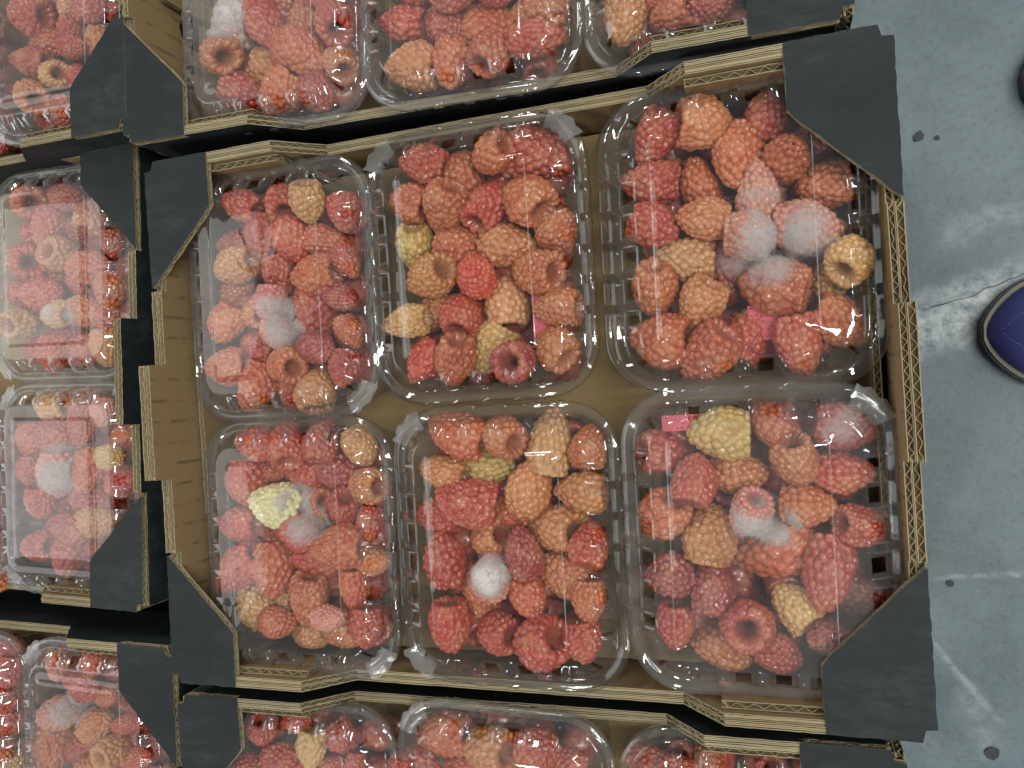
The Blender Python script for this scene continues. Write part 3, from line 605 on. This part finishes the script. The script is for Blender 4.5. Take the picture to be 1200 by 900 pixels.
'l8': '''-33.39 20.83 -0.98 0.88 S -94 D;-33.69 19.37 -1.03 0.81 S -9 D''',
}
ALL = {}
for key, txt in BER.items():
    tr, px, py, prz, *_ = PUN[key]; phrase = PUN[key][6]; dz = TRAYS[tr][2]
    L = []
    for e in txt.split(';'):
        x, y, z, R, ty, an, co = e.split(); L.append([float(x), float(y), float(z), float(R), ty, float(an), co])
    # rows as one reads them, back to front, each from left to right
    order = sorted(range(len(L)), key=lambda i: -L[i][1]); rowsl = []
    for i in order:
        if rowsl and abs(L[rowsl[-1][0]][1] - L[i][1]) < 1.35: rowsl[-1].append(i)
        else: rowsl.append([i])
    place = {}
    for a, rw in enumerate(rowsl):
        rw.sort(key=lambda i: L[i][0])
        for c, i in enumerate(rw): place[i] = (a, c)
    ALL[key] = []
    for i, (x, y, z, R, ty, an, co) in enumerate(L):
        r = random.Random(hash((round(x * 100), round(y * 100))) & 0xffff)
        o = link('raspberry', VAR[r.randrange(8)])
        a = math.radians(an)
        if ty == 'S': d = Vector((math.cos(a), math.sin(a), r.uniform(-.15, .35)))
        elif ty == 'O': d = Vector((-math.cos(a), -math.sin(a), r.uniform(-.75, -.40)))
        elif ty == 'T': d = Vector((.12, .1, 1))
        else: d = Vector((r.uniform(-.25, .25), r.uniform(-.25, .25), -1))
        q = d.to_track_quat('Z', 'Y') @ Quaternion((0, 0, 1), r.uniform(0, 6.28))
        o.rotation_mode = 'QUATERNION'; o.rotation_quaternion = q
        sc = R * .95 * S / S
        o.scale = (sc * r.uniform(.93, 1.03), sc * r.uniform(.93, 1.03), sc * r.uniform(.94, 1.06))
        o.location = Vector((x, y, Z0 + dz + z)) * S
        c = COLS[co]; f = r.uniform(.88, 1.12); g = r.uniform(.85, 1.18)
        o.color = (min(.75, c[0] * f), c[1] * f * g, c[2] * f, 1)
        a_, c_ = place[i]; st = {'O': ' hollow', 'H': ' ring-like hollow', 'T': ' tip-up', 'S': ''}[ty]
        tag(o, '%s%s raspberry, %s from left, %s row, %s' % (CNAME[co], st, ORD[c_], ORD[a_], phrase), 'raspberry', 'raspberries in the punnets')
        ALL[key].append((Vector((x, y, dz + z)), R, o))
# the lower layer of fruit that shows only in the gaps
LV, LF, LH, LB = [], [], [], 0
lowdat = []
for me in LOW:
    v = np.empty(len(me.vertices) * 3); me.vertices.foreach_get('co', v); lowdat.append((v.reshape(-1, 3), [tuple(p.vertices) for p in me.polygons]))
for key in BER:
    tr, px, py, prz, *_ = PUN[key]; dz = TRAYS[tr][2]; a = math.radians(prz)
    for gx in range(4):
        for gy in range(5):
            ux = (gx - 1.5) * 2.25 + rnd.uniform(-.3, .3); uy = (gy - 2) * 2.3 + rnd.uniform(-.3, .3)
            x = px + ux * math.cos(a) - uy * math.sin(a); y = py + ux * math.sin(a) + uy * math.cos(a)
            v, f = lowdat[rnd.randrange(3)]
            q = np.array(Quaternion((rnd.gauss(0, 1), rnd.gauss(0, 1), rnd.gauss(0, 1), rnd.gauss(0, 1))).normalized().to_matrix())
            w = (v @ q.T) * rnd.uniform(1.0, 1.18) + np.array([x, y, Z0 + dz - 2.75 + rnd.uniform(-.15, .15)]) * S
            LV.append(w); LF += [tuple(LB + i for i in p) for p in f]; LB += len(w)
me = bpy.data.meshes.new('raspberries_below'); me.from_pydata(np.concatenate(LV).tolist(), [], LF); me.materials.append(BERRY)
me.polygons.foreach_set('use_smooth', [True] * len(LF)); me.update()
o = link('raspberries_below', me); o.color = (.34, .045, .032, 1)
tag(o, 'dark red raspberries of the lower layer in the gaps', 'raspberry', None, 'stuff')
for m_ in LOW: bpy.data.meshes.remove(m_)

# mould: a felt of pale threads over the fruit it grows on
MOU = {
'c1': [(-12.43, 6.1, 0.91, 1), (-12.01, 4.65, 0.94, 1)],
'c3': [(13.5, 6.75, 2.15, .8), (15.1, 6.4, 1.6, .55)],
'c4': [(-12.3, -4.9, 1.0, 1.0), (-11.5, -6.0, 1.05, 0.7)],
'c5': [(-0.84, -8.74, 1.0, 3)],
'c6': [(12.27, -6.02, 1.1, 1.3), (13.17, -6.44, 1.0, 1.0), (16.15, -1.71, 0.95, 0.35)],
'l3': [(-30.87, 7.96, 0.89, 1)],
'l4': [(-31.95, -1.98, 1.26, 1), (-32.14, -3.4, 1.12, 1.0), (-32.48, -4.64, 0.78, 1)],
't1': [(-14.4, 23.24, 1.56, 2.2)],
'l5': [(-32.57, -18.5, 1.15, 1)],
}
for key, ml in MOU.items():
    bs = ALL[key]; tz = TRAYS[PUN[key][0]][2]
    for mi, (mx, my, mr, den) in enumerate(ml):
        sf = 2.2 if mr > 1.4 else 9
        host = min(bs, key=lambda b_: (b_[0].xy - Vector((mx, my))).length)
        def top(x, y):
            acc = []
            for c, R, _o in bs:
                d2 = (c.x - x) ** 2 + (c.y - y) ** 2; Re = R * .98
                acc.append(c.z + math.sqrt(max(0, Re * Re - d2)) if d2 < Re * Re else c.z - 1.0 - (math.sqrt(d2) - Re) * 2)
            m_ = max(acc); return m_ + math.log(sum(math.exp((q - m_) * sf) for q in acc)) / sf - (0.12 if sf < 3 else 0)
        mb = MB(); dens = []; seed = mx * 3.3 + my
        NA, NRr = 44, 16
        for lay in range(3):
            base = len(mb.v)
            for j in range(NRr + 1):
                for i in range(NA):
                    a = 2 * math.pi * i / NA; rr = mr * (j / NRr) * (1.05 + .42 * nz(math.cos(a) * 1.3 + seed, math.sin(a) * 1.3, lay * .3))
                    x, y = mx + rr * math.cos(a), my + rr * math.sin(a)
                    z = min(top(x, y) + 0.02 + lay * .05 + .03 * nz(x * 3, y * 3, lay), tz + .82)
                    mb.v.append((x, y, z)); t = j / NRr; dens.append(den * (1 - t ** 2.2))
            for j in range(NRr):
                for i in range(NA):
                    k = (i + 1) % NA; mb.f.append((base + j * NA + i, base + (j + 1) * NA + i, base + (j + 1) * NA + k, base + j * NA + k)); mb.m.append(0)
        r = random.Random(int(seed * 10))
        for s_ in range(int(1500 * mr)):
            a, rr = r.uniform(0, 6.283), mr * 1.08 * math.sqrt(r.random())
            x, y = mx + rr * math.cos(a), my + rr * math.sin(a); z = top(x, y)
            d = Vector((r.gauss(0, 1), r.gauss(0, 1), abs(r.gauss(0, .7)) + .3)).normalized() * r.uniform(.15, .38)
            s2 = Vector((-d.y, d.x, 0)).normalized() * .0045; p = Vector((x, y, z)); b0 = len(mb.v); m1 = p + d * .55 + Vector((0, 0, .03)); e_ = p + d + Vector((0, 0, -.04))
            if e_.z > tz + .82: continue
            mb.v += [tuple(p - s2), tuple(p + s2), tuple(m1 - s2), tuple(m1 + s2), tuple(e_)]; dens += [1.4] * 5
            mb.f += [(b0, b0 + 1, b0 + 3, b0 + 2), (b0 + 2, b0 + 3, b0 + 4)]; mb.m += [1, 1]
        me = mb.mesh('mould', [MOULD, FUZZ], True)
        me.attributes.new('dens', 'FLOAT', 'POINT').data.foreach_set('value', dens)
        me.transform(Matrix.Translation((0, 0, Z0 * S)))
        o = link('mould', me, host[2])
        bpy.context.view_layer.update()
        o.matrix_parent_inverse = host[2].matrix_world.inverted()
        o['label'] = 'pale fuzzy mould on the berry'

# ------------------------------------------------------------------ absorbent pads
def make_pad():
    m, nt, out = mat('pink_absorbent_pad'); k = NT(nt); p = k.geo()
    v = k.n('ShaderNodeTexVoronoi'); v.inputs['Scale'].default_value = 420; k.l(p, v.inputs['Vector'])
    c = k.mix(k.ramp(v.outputs['Distance'], [(0.18, 1.0), (0.28, 0.0)]), (0.72, 0.16, 0.20), (0.30, 0.03, 0.05))
    c = k.mix(k.ramp(k.noise(p, 60, 3), [(.45, 0), (.7, .6)]), c, (0.55, 0.07, 0.10))
    k.l(k.pbsdf(c, .8, None, .3), out.inputs[0]); return m
PAD = make_pad()
for key, (fx, fy, w, h), lab in (('c2', (2.6, 4.4, .75, 1.6), 'pink dotted absorbent pad beneath fruit in the back centre punnet'),
                                 ('c3', (13.2, 2.9, .9, 1.2), 'pink dotted absorbent pad beneath fruit in the back right punnet'),
                                 ('c6', (9.4, -1.55, 1.7, .55), 'pink dotted absorbent pad beneath fruit in the front right punnet')):
    tr, px, py, prz, *_ = PUN[key]; mb = MB(); N = 10
    A = []
    for j in range(N + 1):
        for i in range(N + 1):
            x, y = px + (i / N - .5) * 7.6, py + (j / N - .5) * 9.6; A.append((x, y, Z0 - 4.3 + .05 * nz(x, y, 0)))
    mb.add(A, [(j * (N + 1) + i, j * (N + 1) + i + 1, (j + 1) * (N + 1) + i + 1, (j + 1) * (N + 1) + i) for j in range(N) for i in range(N)])
    A = []                                        # a corner of the pad turned up between the berries
    for j in range(N + 1):
        for i in range(N + 1):
            x, y = fx + (i / N - .5) * w * 1.4, fy + (j / N - .5) * h * 1.4; A.append((x, y, Z0 - 1.0 - .25 * abs(i / N - .5) + .12 * nz(x * 1.5, y * 1.5, 2)))
    mb.add(A, [(j * (N + 1) + i, j * (N + 1) + i + 1, (j + 1) * (N + 1) + i + 1, (j + 1) * (N + 1) + i) for j in range(N) for i in range(N)])
    tag(link('absorbent_pad', mb.mesh('absorbent_pad', [PAD], True)), lab, 'pad', 'pads in the punnets')

# ------------------------------------------------------------------ shoes on the floor
def make_cloth(name, c, rough, sheen=0.0):
    m, nt, out = mat(name); k = NT(nt); p = k.obj()
    w = k.noise(p, 900, 2); a = k.noise(p, 30, 3)
    cc = k.mix(a, c, tuple(x * .75 for x in c)); k.l(k.pbsdf(cc, rough, k.bump(w, .4, .0006), .35), out.inputs[0]); return m
BLUE = make_cloth('blue_fabric', (.045, .048, .19), .7); SOLE = make_cloth('grey_rubber', (.055, .06, .06), .6); WELT = make_cloth('pale_welt', (.30, .29, .23), .7); THREAD = make_cloth('blue_thread', (.10, .10, .30), .8); LIN = make_cloth('dark_lining', (.03, .03, .04), .9)
def half_w(t): return 4.9 * (math.sin(min(1, t / .20) * math.pi / 2) ** .62) * (1 - .22 * math.exp(-((t - .58) / .16) ** 2)) * (1 - max(0, (t - .86) / .14) ** 3 * .75)
def shoe(loc, rz, lab, upper):
    e = empty('shoe', loc, rz); tag(e, lab, 'shoe', 'shoes on the floor'); LN = 28.0; N = 44; K = 20
    ts = [(i / N) ** 1.6 for i in range(N + 1)]; ts[0] = .002
    def slab(z0, z1, grow, name, m):
        mb = MB(); top = []
        for sgn in (1, -1):
            rng = ts if sgn > 0 else ts[::-1]
            for t in rng: top.append((t * LN - (grow if t < .5 else -grow) * .8, sgn * (half_w(t) + grow)))
        prism(mb, top, z0, z1, 0, 0, 0); return link(name, mb.mesh(name, [m]), e)
    slab(0, 1.6, .45, 'sole', SOLE); slab(1.6, 1.95, .30, 'welt', WELT)
    mb = MB()
    for t in ts:
        hw = half_w(t); ht = 1.9 + 3.0 * math.sin(min(1, t / .16) * math.pi / 2) ** .7 + 4.2 * max(0, min(1, (t - .2) / .4)) ** 1.3
        for j in range(K + 1):
            a = math.pi * j / K; cxx = math.cos(a); sn = math.sin(a) ** .75
            op = 1.0
            z = 1.9 + (ht - 1.9) * sn
            if t > .55: z = min(z, 8.2); 
            mb.v.append((t * LN, hw * (abs(cxx) ** .8) * (1 if cxx > 0 else -1), z))
    for i in range(N):
        for j in range(K):
            if ts[i] > .56 and 6 <= j < 14 and ts[i] < .93: continue
            mb.f.append((i * (K + 1) + j, (i + 1) * (K + 1) + j, (i + 1) * (K + 1) + j + 1, i * (K + 1) + j + 1)); mb.m.append(0)
    link('upper', mb.mesh('upper', [upper], True), e)
    mb = MB()                                                     # a line of stitching round the toe cap
    for q in range(46):
        t = .035 + .15 * abs(q - 22.5) / 22.5 ** 1.0; sg = 1 if q > 22 else -1
        hw = half_w(t) * .80 * (abs(q - 22.5) / 22.5) ** .55
        ht = 1.9 + 3.0 * math.sin(min(1, t / .16) * math.pi / 2) ** .7; f = hw / max(half_w(t), .1)
        z = 1.9 + (ht - 1.9) * (math.sqrt(max(0, 1 - f ** 2.5)) ** .75) + .05; x = t * LN
        mb.add([(x - .1, sg * hw - .04, z), (x + .1, sg * hw - .04, z), (x + .1, sg * hw + .04, z + .02), (x - .1, sg * hw + .04, z + .02)], [(0, 1, 2, 3)])
    link('stitching', mb.mesh('stitching', [THREAD]), e)
    mb = MB(); prism(mb, [(16 + 9 * (i / 24) if i <= 24 else 16 + 9 * ((48 - i) / 24), (1 if i <= 24 else -1) * 2.4 * math.sin(math.pi * ((i if i <= 24 else 48 - i) / 24)) ** .5) for i in range(48)], 2.4, 2.6, 0, 0, 0)
    link('insole', mb.mesh('insole', [LIN]), e)
shoe((33.3, 3.0, 0), math.radians(-2), 'blue fabric shoe toe with grey sole on the floor beside the middle tray', BLUE)
shoe((38.4, 26.3, 0), math.radians(4), 'dark shoe edge at the picture border in the upper right', LIN)

# ------------------------------------------------------------------ chips and the crack on the floor
def make_plain(name, c):
    m, nt, out = mat(name); k = NT(nt); k.l(k.pbsdf(k.mix(k.noise(k.geo(), 200, 3), c, tuple(x * .5 for x in c)), .8), out.inputs[0]); return m
CHIP = make_plain('dark_grit', (.085, .09, .095))
for (x, y, s_, rz, lab) in ((31.3, -38.3, .8, .4, 'square dark chip on the floor near the lower right'), (29.1, 23.3, .65, 1.1, 'small grey chip on the floor right of the upper black corner'),
                            (28.8, -21.6, .45, .2, 'small brown crumb on the floor right of the lower black corner'), (30.8, 22.9, .35, .9, 'tiny dark crumb on the floor beside the small grey chip')):
    r = random.Random(lab); mb = MB(); n = 7
    prism(mb, [(s_ * r.uniform(.55, 1) * math.cos(2 * math.pi * i / n), s_ * r.uniform(.55, 1) * math.sin(2 * math.pi * i / n)) for i in range(n)], 0.02, .18 * s_ + .05, 0, 0, 0)
    o = link('chip', mb.mesh('chip', [CHIP])); o.location = (x * S, y * S, 0.0); o.rotation_euler = (0, 0, rz); tag(o, lab, 'chip', 'chips on the floor')
mb = MB(); r = random.Random(3); N = 90; P = []
x0, y0, x1, y1 = CRK[0][0] * 100, CRK[0][1] * 100, CRK[1][0] * 100, CRK[1][1] * 100
for i in range(N + 1):
    t = i / N; w = max(.01, .035 + .11 * nz(t * 22, 0, 0)); yy = y0 + (y1 - y0) * t + .9 * nz(t * 5, 3, 0) + .35 * nz(t * 30, 3, 1); P.append((x0 + (x1 - x0) * t, yy, w))
for i in range(N):
    a, c = P[i], P[i + 1]; mb.add([(a[0], a[1] - a[2], .04), (c[0], c[1] - c[2], .04), (c[0], c[1] + c[2], .04), (a[0], a[1] + a[2], .04)], [(0, 1, 2, 3)])
tag(link('floor_crack', mb.mesh('floor_crack', [make_plain('crack_dirt', (.05, .06, .065))])), 'dark hairline crack in the concrete floor', None, None, 'structure')
